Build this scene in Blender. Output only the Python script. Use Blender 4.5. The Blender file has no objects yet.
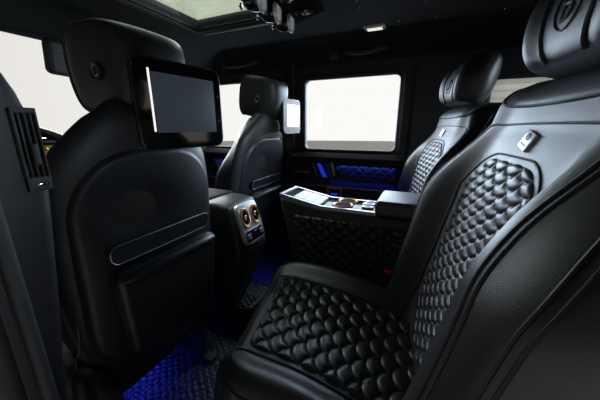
import bpy, bmesh, math, random
import numpy as np
from mathutils import Matrix, Vector, Euler

random.seed(4)
R = math.radians
SC = bpy.context.scene
COL = SC.collection

# ------------------------------------------------------------------ camera
cam_d = bpy.data.cameras.new('camera')
cam_d.sensor_width = 36.0
cam_d.lens = 270.0 / 600.0 * 36.0
cam_d.clip_start = 0.02
cam = bpy.data.objects.new('camera', cam_d)
COL.objects.link(cam)
cam.location = (0, 0, 0.85)
cam.rotation_euler = (R(90 - 15), 0, R(24))
SC.camera = cam

# ------------------------------------------------------------------ exposure
SC.view_settings.view_transform = 'Standard'
SC.view_settings.look = 'None'
SC.view_settings.gamma = 1.0
SC.view_settings.exposure = 0.0

# ------------------------------------------------------------------ world: a white photo studio, dark on the photographer's side
W = bpy.data.worlds.new('studio')
SC.world = W
W.use_nodes = True
nt = W.node_tree
nt.nodes.clear()
w_out = nt.nodes.new('ShaderNodeOutputWorld')
w_bg = nt.nodes.new('ShaderNodeBackground')
w_tc = nt.nodes.new('ShaderNodeTexCoord')
w_sep = nt.nodes.new('ShaderNodeSeparateXYZ')
w_ramp = nt.nodes.new('ShaderNodeValToRGB')
w_map = nt.nodes.new('ShaderNodeMapRange')
nt.links.new(w_tc.outputs['Generated'], w_sep.inputs[0])
nt.links.new(w_sep.outputs['Y'], w_map.inputs['Value'])
w_map.inputs['From Min'].default_value = -1
w_map.inputs['From Max'].default_value = 1
nt.links.new(w_map.outputs[0], w_ramp.inputs[0])
els = w_ramp.color_ramp.elements
els[0].position = 0.43; els[0].color = (0.03, 0.03, 0.032, 1)
els[1].position = 0.56; els[1].color = (0.78, 0.745, 0.70, 1)
e = els.new(0.80); e.color = (0.95, 0.93, 0.91, 1)
e = els.new(0.95); e.color = (1.08, 1.07, 1.06, 1)
nt.links.new(w_ramp.outputs[0], w_bg.inputs['Color'])
w_bg.inputs['Strength'].default_value = 1.0
nt.links.new(w_bg.outputs[0], w_out.inputs['Surface'])

def area(name, loc, target, sx, sy, power, color):
    d = bpy.data.lights.new(name, 'AREA')
    d.shape = 'RECTANGLE'; d.size = sx; d.size_y = sy
    d.energy = power; d.color = color
    o = bpy.data.objects.new(name, d)
    COL.objects.link(o)
    o.location = loc
    o.rotation_euler = (Vector(target) - Vector(loc)).to_track_quat('-Z', 'Y').to_euler()
    return o

area('fill_side', (-0.75, 3.3, 1.75), (0.0, 0.6, 0.8), 3.2, 2.2, 390, (0.64, 0.79, 1.0))  # these five area lights are unseen fills added to brighten the cabin
area('fill_front', (-3.6, 2.6, 2.2), (0.1, 0.7, 0.7), 2.4, 1.6, 300, (0.84, 0.91, 1.0))
area('fill_top', (-1.2, 0.8, 3.2), (-0.6, 0.8, 0.5), 2.0, 1.6, 75, (0.80, 0.88, 1.0))
area('fill_rear', (3.4, 0.72, 1.6), (-0.6, 0.7, 0.7), 0.9, 1.2, 200, (0.68, 0.82, 1.0))
area('fill_door', (0.0, -1.7, 2.3), (-0.2, 0.7, 0.6), 1.6, 1.0, 1, (0.95, 0.95, 1.0))

# ------------------------------------------------------------------ materials
def mat(name, color, rough=0.5, metal=0.0, spec=0.5, bump=0.0, bscale=600, bkind='noise', emit=None, estr=0.0, coat=0.0, var=0.0, bdist=0.001):
    m = bpy.data.materials.new(name)
    m.use_nodes = True
    n = m.node_tree
    p = n.nodes['Principled BSDF']
    p.inputs['Base Color'].default_value = (*color, 1)
    p.inputs['Roughness'].default_value = rough
    p.inputs['Metallic'].default_value = metal
    p.inputs['Specular IOR Level'].default_value = spec
    p.inputs['Coat Weight'].default_value = coat
    tc = n.nodes.new('ShaderNodeTexCoord')
    if bump > 0:
        if bkind == 'voronoi':
            t = n.nodes.new('ShaderNodeTexVoronoi')
            t.inputs['Scale'].default_value = bscale
            src = t.outputs['Distance']
        else:
            t = n.nodes.new('ShaderNodeTexNoise')
            t.inputs['Scale'].default_value = bscale
            t.inputs['Detail'].default_value = 3
            src = t.outputs['Fac']
        n.links.new(tc.outputs['Object'], t.inputs['Vector'])
        b = n.nodes.new('ShaderNodeBump')
        b.inputs['Strength'].default_value = bump
        b.inputs['Distance'].default_value = bdist
        n.links.new(src, b.inputs['Height'])
        n.links.new(b.outputs[0], p.inputs['Normal'])
    if var > 0:
        t2 = n.nodes.new('ShaderNodeTexNoise')
        t2.inputs['Scale'].default_value = 9
        t2.inputs['Detail'].default_value = 4
        n.links.new(tc.outputs['Object'], t2.inputs['Vector'])
        mr = n.nodes.new('ShaderNodeMapRange')
        mr.inputs['To Min'].default_value = max(0.02, rough - var)
        mr.inputs['To Max'].default_value = min(1, rough + var)
        n.links.new(t2.outputs['Fac'], mr.inputs['Value'])
        n.links.new(mr.outputs[0], p.inputs['Roughness'])
    if emit:
        p.inputs['Emission Color'].default_value = (*emit, 1)
        p.inputs['Emission Strength'].default_value = estr
    return m

LEATHER = mat('black_leather', (0.013, 0.0132, 0.014), 0.43, spec=0.75, bump=0.26, bscale=900, bkind='voronoi', var=0.06)
LEATHER_Q = mat('quilted_black_leather', (0.012, 0.0122, 0.0135), 0.42, spec=0.55, bump=0.12, bscale=500, bkind='voronoi', var=0.05)
LEATHER_F = mat('smooth_black_leather', (0.017, 0.0165, 0.0165), 0.48, spec=0.5, bump=0.12, bscale=700, var=0.05)
SHELL = mat('black_seat_shell', (0.013, 0.0145, 0.017), 0.44, spec=0.5, bump=0.06, bscale=900, var=0.05)
PLASTIC = mat('black_plastic', (0.011, 0.011, 0.012), 0.5, bump=0.08, bscale=900)
TRIM = mat('dark_grey_trim', (0.022, 0.0215, 0.021), 0.6, bump=0.1, bscale=700)
GLOSS = mat('gloss_black', (0.005, 0.005, 0.006), 0.08, coat=0.5)
RUBBER = mat('rubber_seal', (0.010, 0.010, 0.010), 0.65, bump=0.05, bscale=500)
SUEDE_D = mat('black_suede', (0.011, 0.0125, 0.014), 0.95, spec=0.2, bump=0.25, bscale=900)
SUEDE = mat('dark_suede_headliner', (0.028, 0.032, 0.037), 0.95, spec=0.2, bump=0.25, bscale=900)
VISOR = mat('grey_green_visor_cloth', (0.020, 0.026, 0.026), 0.9, spec=0.2, bump=0.2, bscale=900)
CARPET = mat('black_carpet', (0.010, 0.010, 0.012), 0.95, spec=0.2, bump=0.6, bscale=350)
MAT_L = mat('quilted_mat_leather', (0.028, 0.029, 0.033), 0.45, bump=0.15, bscale=500)
THREAD = mat('dark_stitching', (0.006, 0.006, 0.007), 0.6)
THREAD_L = mat('grey_stitching', (0.07, 0.07, 0.075), 0.6)
SILVER = mat('satin_silver', (0.30, 0.305, 0.32), 0.45, metal=1.0, bump=0.03, bscale=800)
WHITEMETAL = mat('bright_brushed_aluminium', (0.20, 0.205, 0.215), 0.6, metal=0.3, bump=0.03, bscale=800)
CHROME = mat('polished_chrome', (0.85, 0.86, 0.88), 0.08, metal=1.0)
COPPER = mat('brushed_copper', (0.62, 0.33, 0.15), 0.42, metal=1.0)
GOLD = mat('gold_mesh', (0.45, 0.28, 0.06), 0.4, metal=1.0)
RING = mat('satin_chrome_ring', (0.85, 0.85, 0.87), 0.4, metal=0.4)
SILVER_D = mat('muted_silver', (0.10, 0.097, 0.093), 0.4, metal=0.9)
BADGE = mat('pale_satin_metal', (0.6, 0.61, 0.63), 0.4, metal=0.6)
ARM = mat('matt_armrest_leather', (0.010, 0.010, 0.010), 0.75, spec=0.15, bump=0.2, bscale=600)
LENS_GLINT = mat('cool_lens_glint', (0.6, 0.62, 0.65), 0.3, emit=(0.9, 0.95, 1.0), estr=0.12)  # weak emission paints in the bright glint of the chrome rings
DARK = mat('matt_black_recess', (0.006, 0.006, 0.006), 0.9, spec=0.1)
RED = mat('red_plastic', (0.38, 0.01, 0.02), 0.4)
BLUE = mat('blue_light_strip', (0.0, 0.0, 0.05), 0.4, emit=(0.02, 0.05, 1.0), estr=0.45)
BLUE_DIM = mat('dim_blue_light_panel', (0.0, 0.0, 0.02), 0.4, emit=(0.015, 0.03, 0.6), estr=0.06)
LENS = mat('warm_white_lens', (0.9, 0.88, 0.82), 0.4, emit=(1.0, 0.95, 0.85), estr=0.75)
FRAME_W = mat('ivory_lamp_frame', (0.55, 0.52, 0.47), 0.4)
STAR = mat('star_point', (0.5, 0.4, 0.3), 0.4, emit=(1.0, 0.72, 0.45), estr=0.8)
SLATE_GLARE = mat('slate_painted_reflection', (0.010, 0.012, 0.015), 0.45, emit=(0.05, 0.063, 0.085), estr=0.45)  # emission paints in the slate reflection on the near monitor glass
WHITE_GLARE = mat('white_painted_reflection', (0.7, 0.7, 0.7), 0.2, emit=(1, 0.98, 0.96), estr=0.95)  # emission paints in the window's reflection, and the glint on the silver strip
BLIND = mat('beige_blind', (0.42, 0.38, 0.31), 0.8, emit=(0.42, 0.37, 0.29), estr=0.0)
nb = BLIND.node_tree; _p = nb.nodes['Principled BSDF']; _t = nb.nodes.new('ShaderNodeBsdfTranslucent'); _t.inputs['Color'].default_value = (0.46, 0.43, 0.37, 1)
_m = nb.nodes.new('ShaderNodeMixShader'); _m.inputs[0].default_value = 0.7
nb.links.new(_p.outputs[0], _m.inputs[1]); nb.links.new(_t.outputs[0], _m.inputs[2]); nb.links.new(_m.outputs[0], nb.nodes['Material Output'].inputs['Surface'])
STUDIO = mat('studio_floor_paint', (0.48, 0.47, 0.445), 0.7)
BODY = mat('black_paint', (0.01, 0.01, 0.011), 0.25)

def glass(name, tint, fac=0.06, rough=0.0):
    m = bpy.data.materials.new(name)
    m.use_nodes = True
    n = m.node_tree
    n.nodes.clear()
    out = n.nodes.new('ShaderNodeOutputMaterial')
    mx = n.nodes.new('ShaderNodeMixShader')
    tr = n.nodes.new('ShaderNodeBsdfTransparent')
    tr.inputs['Color'].default_value = (*tint, 1)
    gl = n.nodes.new('ShaderNodeBsdfGlossy')
    gl.inputs['Roughness'].default_value = rough
    fr = n.nodes.new('ShaderNodeLayerWeight')
    fr.inputs['Blend'].default_value = 0.5
    pw = n.nodes.new('ShaderNodeMath'); pw.operation = 'POWER'; pw.inputs[1].default_value = 5.0
    mu = n.nodes.new('ShaderNodeMath'); mu.operation = 'MULTIPLY_ADD'; mu.inputs[1].default_value = 0.6; mu.inputs[2].default_value = 0.03
    n.links.new(fr.outputs['Facing'], pw.inputs[0])
    n.links.new(pw.outputs[0], mu.inputs[0])
    n.links.new(mu.outputs[0], mx.inputs[0])
    n.links.new(tr.outputs[0], mx.inputs[1])
    n.links.new(gl.outputs[0], mx.inputs[2])
    n.links.new(mx.outputs[0], out.inputs['Surface'])
    return m
GLASS = glass('clear_car_glass', (0.97, 0.975, 0.965))
GLASS_T = glass('green_tinted_glass', (0.70, 0.75, 0.66))

# ------------------------------------------------------------------ mesh helpers
class MB:
    def __init__(self):
        self.v = []; self.f = []
    def add(self, verts, faces, M=None):
        o = len(self.v)
        for p in verts:
            p = Vector(p)
            if M is not None: p = M @ p
            self.v.append(tuple(p))
        for f in faces:
            self.f.append(tuple(i + o for i in f))
        return self
    def box(self, lo, hi, bevel=0.0, seg=2, M=None):
        bm = bmesh.new()
        bmesh.ops.create_cube(bm, size=1)
        c = [(a + b) / 2 for a, b in zip(lo, hi)]
        s = [b - a for a, b in zip(lo, hi)]
        for v in bm.verts:
            v.co = Vector((v.co.x * s[0] + c[0], v.co.y * s[1] + c[1], v.co.z * s[2] + c[2]))
        if bevel > 0:
            bmesh.ops.bevel(bm, geom=bm.edges[:], offset=min(bevel, min(s) * 0.49), segments=seg, affect='EDGES', profile=0.5)
        bm.verts.ensure_lookup_table()
        for i, v in enumerate(bm.verts): v.index = i
        self.add([v.co for v in bm.verts], [[v.index for v in f.verts] for f in bm.faces], M)
        bm.free()
        return self
    def prism(self, poly, axis, a, b, M=None):
        """polygon of 2D points extruded along an axis"""
        def mk(p, t):
            if axis == 'x': return (t, p[0], p[1])
            if axis == 'y': return (p[0], t, p[1])
            return (p[0], p[1], t)
        n = len(poly)
        vs = [mk(p, a) for p in poly] + [mk(p, b) for p in poly]
        fs = [tuple(range(n))[::-1], tuple(range(n, 2 * n))]
        for i in range(n):
            j = (i + 1) % n
            fs.append((i, j, n + j, n + i))
        return self.add(vs, fs, M)
    def tube(self, pts, r, n=8, closed=False, flat=1.0):
        pts = [Vector(p) for p in pts]
        m = len(pts)
        rings = []
        up = Vector((0, 0, 1))
        prev = None
        for i, p in enumerate(pts):
            if closed: t = pts[(i + 1) % m] - pts[i - 1]
            else: t = pts[min(i + 1, m - 1)] - pts[max(i - 1, 0)]
            t.normalize()
            if prev is None:
                a = t.cross(up)
                if a.length < 1e-3: a = t.cross(Vector((1, 0, 0)))
            else:
                a = prev - t * prev.dot(t)
            a.normalize(); prev = a
            b = t.cross(a)
            rr = r[i] if hasattr(r, '__len__') else r
            rings.append([p + a * math.cos(2 * math.pi * k / n) * rr + b * math.sin(2 * math.pi * k / n) * rr * flat for k in range(n)])
        return self.loft(rings, closed=closed)
    def loft(self, rings, closed=False, caps=True, M=None):
        n = len(rings[0]); m = len(rings)
        vs = [p for r_ in rings for p in r_]
        fs = []
        for i in range(m if closed else m - 1):
            i2 = (i + 1) % m
            for k in range(n):
                k2 = (k + 1) % n
                fs.append((i * n + k, i * n + k2, i2 * n + k2, i2 * n + k))
        if not closed and caps:
            fs.append(tuple(range(n))[::-1])
            fs.append(tuple(range((m - 1) * n, m * n)))
        return self.add(vs, fs, M)
    def lathe(self, prof, n=32, M=None, closed=False):
        """profile of (radius, height) about z"""
        rings = [[(r_ * math.cos(2 * math.pi * k / n), r_ * math.sin(2 * math.pi * k / n), h) for k in range(n)] for r_, h in prof]
        return self.loft(rings, M=M, closed=closed)
    def grid(self, P, keep=None):
        """P[i][j] array of points"""
        P = np.asarray(P)
        a, b = P.shape[:2]
        fs = []
        for i in range(a - 1):
            for j in range(b - 1):
                if keep is not None and not (keep[i, j] and keep[i + 1, j] and keep[i, j + 1] and keep[i + 1, j + 1]): continue
                fs.append((i * b + j, i * b + j + 1, (i + 1) * b + j + 1, (i + 1) * b + j))
        used = sorted({k for f in fs for k in f})
        mp = {k: q for q, k in enumerate(used)}
        flat = P.reshape(-1, 3)
        return self.add([tuple(map(float, flat[k])) for k in used], [tuple(mp[k] for k in f) for f in fs])
    def build(self, name, m, parent=None, sharp=40, solid=0.0):
        me = bpy.data.meshes.new(name)
        me.from_pydata(self.v, [], self.f)
        bm = bmesh.new(); bm.from_mesh(me)
        bmesh.ops.recalc_face_normals(bm, faces=bm.faces[:])
        bm.to_mesh(me); bm.free()
        me.shade_smooth()
        me.set_sharp_from_angle(angle=R(sharp))
        me.materials.append(m)
        o = bpy.data.objects.new(name, me)
        COL.objects.link(o)
        if parent is not None:
            o.parent = parent
            o.location = -Vector(WORLD.get(parent.name, (0, 0, 0)))
            WORLD[o.name] = (0, 0, 0)
        if solid:
            md = o.modifiers.new('thickness', 'SOLIDIFY'); md.thickness = solid; md.offset = 0
        return o
WORLD = {}   # world origin of every parent empty, so parts can be written in world coordinates

def tag(o, label=None, cat=None, group=None, kind=None):
    if label: o['label'] = label
    if cat: o['category'] = cat
    if group: o['group'] = group
    if kind: o['kind'] = kind
    return o
def thing(name, loc, label, cat, group=None, kind=None):
    o = bpy.data.objects.new(name, None)
    COL.objects.link(o)
    o.location = loc
    o.empty_display_size = 0.05
    WORLD[o.name] = tuple(loc)
    return tag(o, label, cat, group, kind)
def struct(o, label=None):
    o['kind'] = 'structure'
    if label: o['label'] = label
    return o
def copy_tree(o, parent=None):
    c = o.copy(); COL.objects.link(c)
    if parent is not None: c.parent = parent
    for ch in list(o.children): copy_tree(ch, c)
    return c
def sm(a, b, x):
    t = np.clip((np.asarray(x, float) - a) / (b - a), 0, 1)
    return t * t * (3 - 2 * t)
def fish(u, v, w):
    """height 0..1 of fish-scale quilting, round edges pointing to -v"""
    h = w * 0.5; r = w * 0.5 * 1.02
    out = np.zeros_like(u); done = np.zeros_like(u, bool)
    j0 = np.floor(v / h).astype(int)
    cov = np.full_like(u, 1e9)
    for dj in (2, 1, 0, -1, -2)[::-1]:
        pass
    # scales of higher rows lie on top of lower rows; each scale hangs below its centre
    for dj in (2, 1, 0, -1, -2):
        j = j0 + dj
        off = np.where(j % 2 == 0, 0.0, 0.5) * w
        cx = np.round((u - off) / w) * w + off
        d = np.hypot(u - cx, v - j * h)
        inside = (d < r) & ~done
        dist = np.minimum(r - d, cov)
        out = np.where(inside, dist, out)
        done |= inside
        cov = np.minimum(cov, np.where(done, cov, np.maximum(d - r, 0)))
        for s in (-w, w):
            d2 = np.hypot(u - cx - s, v - j * h)
            cov = np.minimum(cov, np.where(d2 >= r, d2 - r, cov))
    q = np.clip(out / (0.27 * w), 0, 1)
    return np.sqrt(q * (2 - q))
def diamond(u, v, w, asp=1.0):
    a = (u / w + v / (w * asp)); b = (u / w - v / (w * asp))
    da = np.abs(a - np.round(a)); db = np.abs(b - np.round(b))
    q = np.clip(np.minimum(da, db) / 0.35, 0, 1)
    return np.sqrt(q * (2 - q))
def rrect(u, v, cu, cv, hu, hv, rad):
    """signed distance, negative inside"""
    qx = np.abs(u - cu) - hu + rad; qy = np.abs(v - cv) - hv + rad
    return np.hypot(np.maximum(qx, 0), np.maximum(qy, 0)) + np.minimum(np.maximum(qx, qy), 0) - rad
def panel(nu, nv, u0, u1, v0, v1, fn, dist):
    """a grid sheet in (u,v) kept where dist<0; its rim is snapped to the outline; fn(u,v,d)->xyz with the rim sunk"""
    us = np.linspace(u0, u1, nu); vs = np.linspace(v0, v1, nv)
    U, V = np.meshgrid(us, vs, indexing='ij')
    D = dist(U, V)
    eps = 1e-4
    gu = (dist(U + eps, V) - D) / eps; gv = (dist(U, V + eps) - D) / eps
    step = max((u1 - u0) / nu, (v1 - v0) / nv)
    near = (D > 0) & (D < step * 1.5)
    U2 = np.where(near, U - gu * D, U); V2 = np.where(near, V - gv * D, V)
    D2 = np.where(near, 0, D)
    P = fn(U2, V2, D2)
    return MB().grid(P, D < step * 1.5)
def stack(x, y, z):
    x, y, z = np.broadcast_arrays(x, y, z)
    return np.stack([x, y, z], -1)

# ================================================================== SETTING
YC = 0.84          # centre line of the car
YF = 1.50          # inside face of the far doors
CEIL = 1.285

# studio floor outside the car
o = MB().lathe([(0.01, -0.72), (34, -0.72), (34, -0.75), (0.01, -0.75)], 96).build('ground', STUDIO)
o.location = (-0.5, 0.8, 0); struct(o, 'pale studio floor outside the car')

# floor, tunnel
o = MB().box((-2.0, 0.12, -0.06), (1.0, 1.56, 0.0)).build('floor', CARPET); struct(o)
tun = MB()
tun.prism([(0.74, 0.0), (0.79, 0.095), (0.82, 0.105), (0.97, 0.105), (1.0, 0.095), (1.05, 0.0)], 'x', -1.6, 0.3)
o = tun.build('trim_1', CARPET); struct(o, 'raised carpeted tunnel along the middle of the floor')

# ceiling with sunroof opening  x[-1.07,-0.62]  y[0.45,1.18]
SX0, SX1, SY0, SY1 = -1.02, -0.50, 0.46, 1.115
c = MB()
def ceil_z(x):
    return CEIL - 0.10 * np.clip((-1.12 - x) / 0.26, 0, 1) ** 1.3
XS = sorted(set([-1.38, -1.32, -1.25, -1.18, -1.12, SX0, SX1, 0.0, 0.5, 1.0]))
YS = [0.16, 0.22, SY0, 0.84, SY1, 1.44, 1.52]
vs = []; fs = []
def cz(x, y):
    z = float(ceil_z(x))
    if y <= 0.16 or y >= 1.52: z -= 0.06
    return z
for x in XS:
    for y in YS: vs.append((x, y, cz(x, y)))
for x in XS:
    for y in YS: vs.append((x, y, cz(x, y) + 0.05))
ny = len(YS); N = len(XS) * ny
for i in range(len(XS) - 1):
    for j in range(ny - 1):
        hole = XS[i] >= SX0 - 1e-6 and XS[i + 1] <= SX1 + 1e-6 and YS[j] >= SY0 - 1e-6 and YS[j + 1] <= SY1 + 1e-6
        if hole: continue
        a = i * ny + j; b = a + 1; c2 = a + ny + 1; d = a + ny
        fs.append((a, b, c2, d)); fs.append((N + a, N + d, N + c2, N + b))
c.add(vs, fs)
# reveal round the opening
for (p, q) in (((SX0, SY0), (SX1, SY0)), ((SX1, SY0), (SX1, SY1)), ((SX1, SY1), (SX0, SY1)), ((SX0, SY1), (SX0, SY0))):
    c.add([(p[0], p[1], CEIL), (q[0], q[1], CEIL), (q[0], q[1], CEIL + 0.05), (p[0], p[1], CEIL + 0.05)], [(0, 1, 2, 3)])
o = c.build('ceiling', SUEDE, sharp=25); struct(o)

# sunroof: frame, rail, tinted glass
sr = thing('window_1', (SX0, YC, CEIL), 'tinted glass sunroof over the front seats', None, kind='structure')
f = MB()
def ring_frame(f, x0, x1, y0, y1, w, z0, z1, bev=0.004):
    f.box((x0, y0, z0), (x0 + w, y1, z1), bev); f.box((x1 - w, y0, z0), (x1, y1, z1), bev)
    f.box((x0 + w, y0, z0), (x1 - w, y0 + w, z1), bev); f.box((x0 + w, y1 - w, z0), (x1 - w, y1, z1), bev)
ring_frame(f, SX0 - 0.015, SX1 + 0.015, SY0 - 0.015, SY1 + 0.015, 0.022, CEIL - 0.006, CEIL + 0.003)
ring_frame(f, SX0 - 0.0, SX1 + 0.0, SY0 - 0.0, SY1 + 0.0, 0.010, CEIL + 0.004, CEIL + 0.012)
f.build('sunroof_frame', RUBBER, sr)
MB().box((SX0 + 0.02, SY1 + 0.004, CEIL - 0.016), (SX1, SY1 + 0.012, CEIL - 0.009), 0.002).build('sunroof_rail', SILVER, sr)
MB().box((SX0, SY0, CEIL + 0.013), (SX1, SY1, CEIL + 0.018)).build('glass_pane', GLASS_T, sr)

# ---- far side: two doors, pillars, roof rail, windows
WF = 1.50
def sidewall_window(name, label, x0, x1, z0, z1, rad, y, seal=0.012, gl=GLASS):
    r_ = thing(name, ((x0 + x1) / 2, y, z0), label, None, kind='structure')
    pts = []
    for (cx, cz_, a0) in ((x1 - rad, z1 - rad, 0), (x0 + rad, z1 - rad, 90), (x0 + rad, z0 + rad, 180), (x1 - rad, z0 + rad, 270)):
        for k in range(7):
            a = R(a0 + 15 * k)
            pts.append((cx + rad * math.cos(a), y, cz_ + rad * math.sin(a)))
    MB().tube(pts, seal, 8, closed=True).build('window_seal', RUBBER, r_)
    MB().add([(p[0], y + 0.012, p[2]) for p in pts] + [(p[0], y + 0.016, p[2]) for p in pts],
             [tuple(range(28))[::-1], tuple(range(28, 56))] + [(i, (i + 1) % 28, 28 + (i + 1) % 28, 28 + i) for i in range(28)]).build('glass_pane', gl, r_)
    return r_, pts
wx0, wx1, wz0, wz1 = -0.645, -0.120, 0.722, 1.112
_, RW = sidewall_window('window_2', 'far rear door window with rounded corners', wx0, wx1, wz0, wz1, 0.035, WF)
_, FW = sidewall_window('window_3', 'far front door window behind the front seats', -1.46, -0.80, 0.718, 1.125, 0.035, WF)
_, QW = sidewall_window('window_4', 'rear quarter window with a beige blind', 0.24, 0.74, 0.80, 1.062, 0.03, WF)

def holed(rect, hole):
    """frame mesh between an outer rectangle (x0,x1,z0,z1) and a rounded hole loop, thickness in y"""
    x0, x1, z0, z1 = rect
    m = MB()
    n = len(hole)
    outer = []
    cx = sum(p[0] for p in hole) / n; cz_ = sum(p[2] for p in hole) / n
    for k, p in enumerate(hole):
        q = k // 7
        # project hole point outwards to the rectangle, corners get their corner
        kk = k % 7
        cor = [(x1, z1), (x0, z1), (x0, z0), (x1, z0)][q]
        if kk == 3: outer.append(cor)
        elif (kk < 3) == (q in (0, 2)): outer.append((cor[0], p[2]))
        else: outer.append((p[0], cor[1]))
    for y in (WF, WF + 0.05):
        m.add([(p[0], y, p[2]) for p in hole] + [(p[0], y, p[1]) for p in outer],
              [(i, (i + 1) % n, n + (i + 1) % n, n + i) for i in range(n)])
    m.add([(p[0], WF, p[2]) for p in hole] + [(p[0], WF + 0.05, p[2]) for p in hole],
          [(i, (i + 1) % n, n + (i + 1) % n, n + i) for i in range(n)])
    return m
o = holed((-0.70, -0.06, 0.695, 1.155), RW)
o.box((-0.70, WF, 1.155), (-0.06, WF + 0.05, 1.285)); wr = o
wr2 = holed((-1.50, -0.765, 0.695, 1.165), FW); wr2.box((-1.50, WF, 1.165), (-0.765, WF + 0.05, 1.285))
wr3 = holed((0.20, 0.80, 0.695, 1.10), QW); wr3.box((0.20, WF, 1.10), (0.80, WF + 0.05, 1.285))
side = MB()
for m in (wr, wr2, wr3): side.add(m.v, m.f)
side.box((-0.765, WF - 0.02, 0.0), (-0.70, WF + 0.05, 1.285), 0.012)      # B pillar
side.box((-0.06, WF - 0.005, 0.695), (0.20, WF + 0.05, 1.285))
side.box((-0.06, WF, 0.0), (0.80, WF + 0.05, 0.695))
side.box((-2.0, WF + 0.0, -0.06), (1.0, WF + 0.06, 0.08))
side.box((0.80, WF, 0.0), (1.0, WF + 0.05, 1.285))
o = MB().prism([(1.53, 1.165), (1.495, 1.175), (1.46, 1.235), (1.40, 1.283), (1.53, 1.285)], 'x', -1.40, 0.95).build('trim_6', SUEDE_D, sharp=60); struct(o, 'padded rail along the far edge of the ceiling')
o = side.build('wall_right', PLASTIC, sharp=30); struct(o, 'dark inside of the far body side round the windows')

# blind in the quarter window
bl = MB()
for k in range(9):
    z = 0.795 + k * 0.03
    bl.box((0.245, WF + 0.02, z), (0.735, WF + 0.026, z + 0.0298), 0.001)
bb = bl.build('window_blind', BLIND); tag(bb, 'beige slatted blind in the small rear quarter window', 'blind')

def door_panel(name, x0, x1, label):
    d = thing(name, ((x0 + x1) / 2, WF, 0.1), label, None, kind='structure')
    m = MB().box((x0, WF - 0.03, 0.06), (x1, WF + 0.05, 0.66), 0.012)
    m.prism([(WF - 0.045, 0.655), (WF - 0.05, 0.69), (WF - 0.03, 0.712), (WF + 0.03, 0.712), (WF + 0.03, 0.64), (WF - 0.03, 0.64)], 'x', x0, x1)
    m.build('door_card', TRIM, d)
    return d
YD = WF - 0.03
d1 = door_panel('door_1', -0.70, -0.06, 'inside of the far rear door with blue lit copper trimmed panel')
d2 = door_panel('door_2', -1.46, -0.765, 'inside of the far front door with copper trim')
def slant(mb, x, z0, z1, w, lean, y=YD, t=0.012):
    mb.add([(x, y - t, z1), (x + w, y - t, z1), (x + w + lean, y - t, z0), (x + lean, y - t, z0),
            (x, y, z1), (x + w, y, z1), (x + w + lean, y, z0), (x + lean, y, z0)],
           [(0, 1, 2, 3), (4, 7, 6, 5), (0, 4, 5, 1), (1, 5, 6, 2), (2, 6, 7, 3), (3, 7, 4, 0)])
    return mb
# rear door fittings
slant(MB(), -0.575, 0.565, 0.665, 0.006, 0.035).build('copper_line', COPPER, d1)
slant(MB(), -0.545, 0.575, 0.655, 0.020, 0.040).build('light_bar', BLUE, d1)
slant(MB(), -0.495, 0.575, 0.665, 0.012, 0.030).build('light_bar', BLUE_DIM, d1)
slant(MB(), -0.463, 0.590, 0.662, 0.016, 0.020, t=0.016).build('copper_bar', COPPER, d1)
def dq(U, V, D):
    h = diamond(U, V, 0.055, 0.8) * 0.006
    return stack(U, YD - 0.006 - np.where(D > -0.004, -0.008, h), V)
panel(90, 36, -0.442, -0.10, 0.562, 0.665, dq, lambda u, v: rrect(u, v, -0.27, 0.6135, 0.165, 0.047, 0.012)).build('quilted_insert', LEATHER_Q, d1)
MB().box((-0.46, YD - 0.012, 0.532), (-0.11, YD, 0.560), 0.004).build('light_panel', BLUE_DIM, d1)
MB().box((-0.69, YD - 0.02, 0.520), (-0.10, YD, 0.528), 0.003).build('copper_trim', COPPER, d1)
MB().box((-0.685, YD - 0.03, 0.592), (-0.585, YD, 0.606), 0.005).build('pull_handle', COPPER, d1)
fr = MB(); 
ring_frame_y = [(-0.475, -0.385, 0.462, 0.522)]
for (a, b, lo, hi) in ring_frame_y:
    t = 0.011
    fr.box((a, YD - 0.025, lo), (a + t, YD, hi), 0.003); fr.box((b - t, YD - 0.025, lo), (b, YD, hi), 0.003)
    fr.box((a + t, YD - 0.025, lo), (b - t, YD, lo + t), 0.003); fr.box((a + t, YD - 0.025, hi - t), (b - t, YD, hi), 0.003)
hf = fr.build('switch_frame', COPPER, d1)
MB().box((-0.465, YD - 0.008, 0.472), (-0.395, YD, 0.512)).build('switch_recess', GLOSS, hf)
MB().box((-0.455, YD - 0.014, 0.474), (-0.415, YD - 0.006, 0.486), 0.003).build('window_switch', BLUE, hf)
# front door fittings
slant(MB(), -1.30, 0.53, 0.66, 0.006, 0.06).build('copper_line', COPPER, d2)
slant(MB(), -1.20, 0.56, 0.67, 0.035, 0.05).build('light_bar', BLUE_DIM, d2)
slant(MB(), -1.12, 0.52, 0.67, 0.022, 0.07).build('light_bar', BLUE, d2)
slant(MB(), -1.06, 0.57, 0.67, 0.014, 0.04, t=0.016).build('copper_bar', COPPER, d2)
MB().box((-1.42, YD - 0.02, 0.512), (-0.80, YD, 0.522), 0.003).build('copper_trim', COPPER, d2)
MB().box((-1.24, YD - 0.014, 0.43), (-1.16, YD, 0.445), 0.003).build('light_bar', BLUE, d2)

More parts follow.
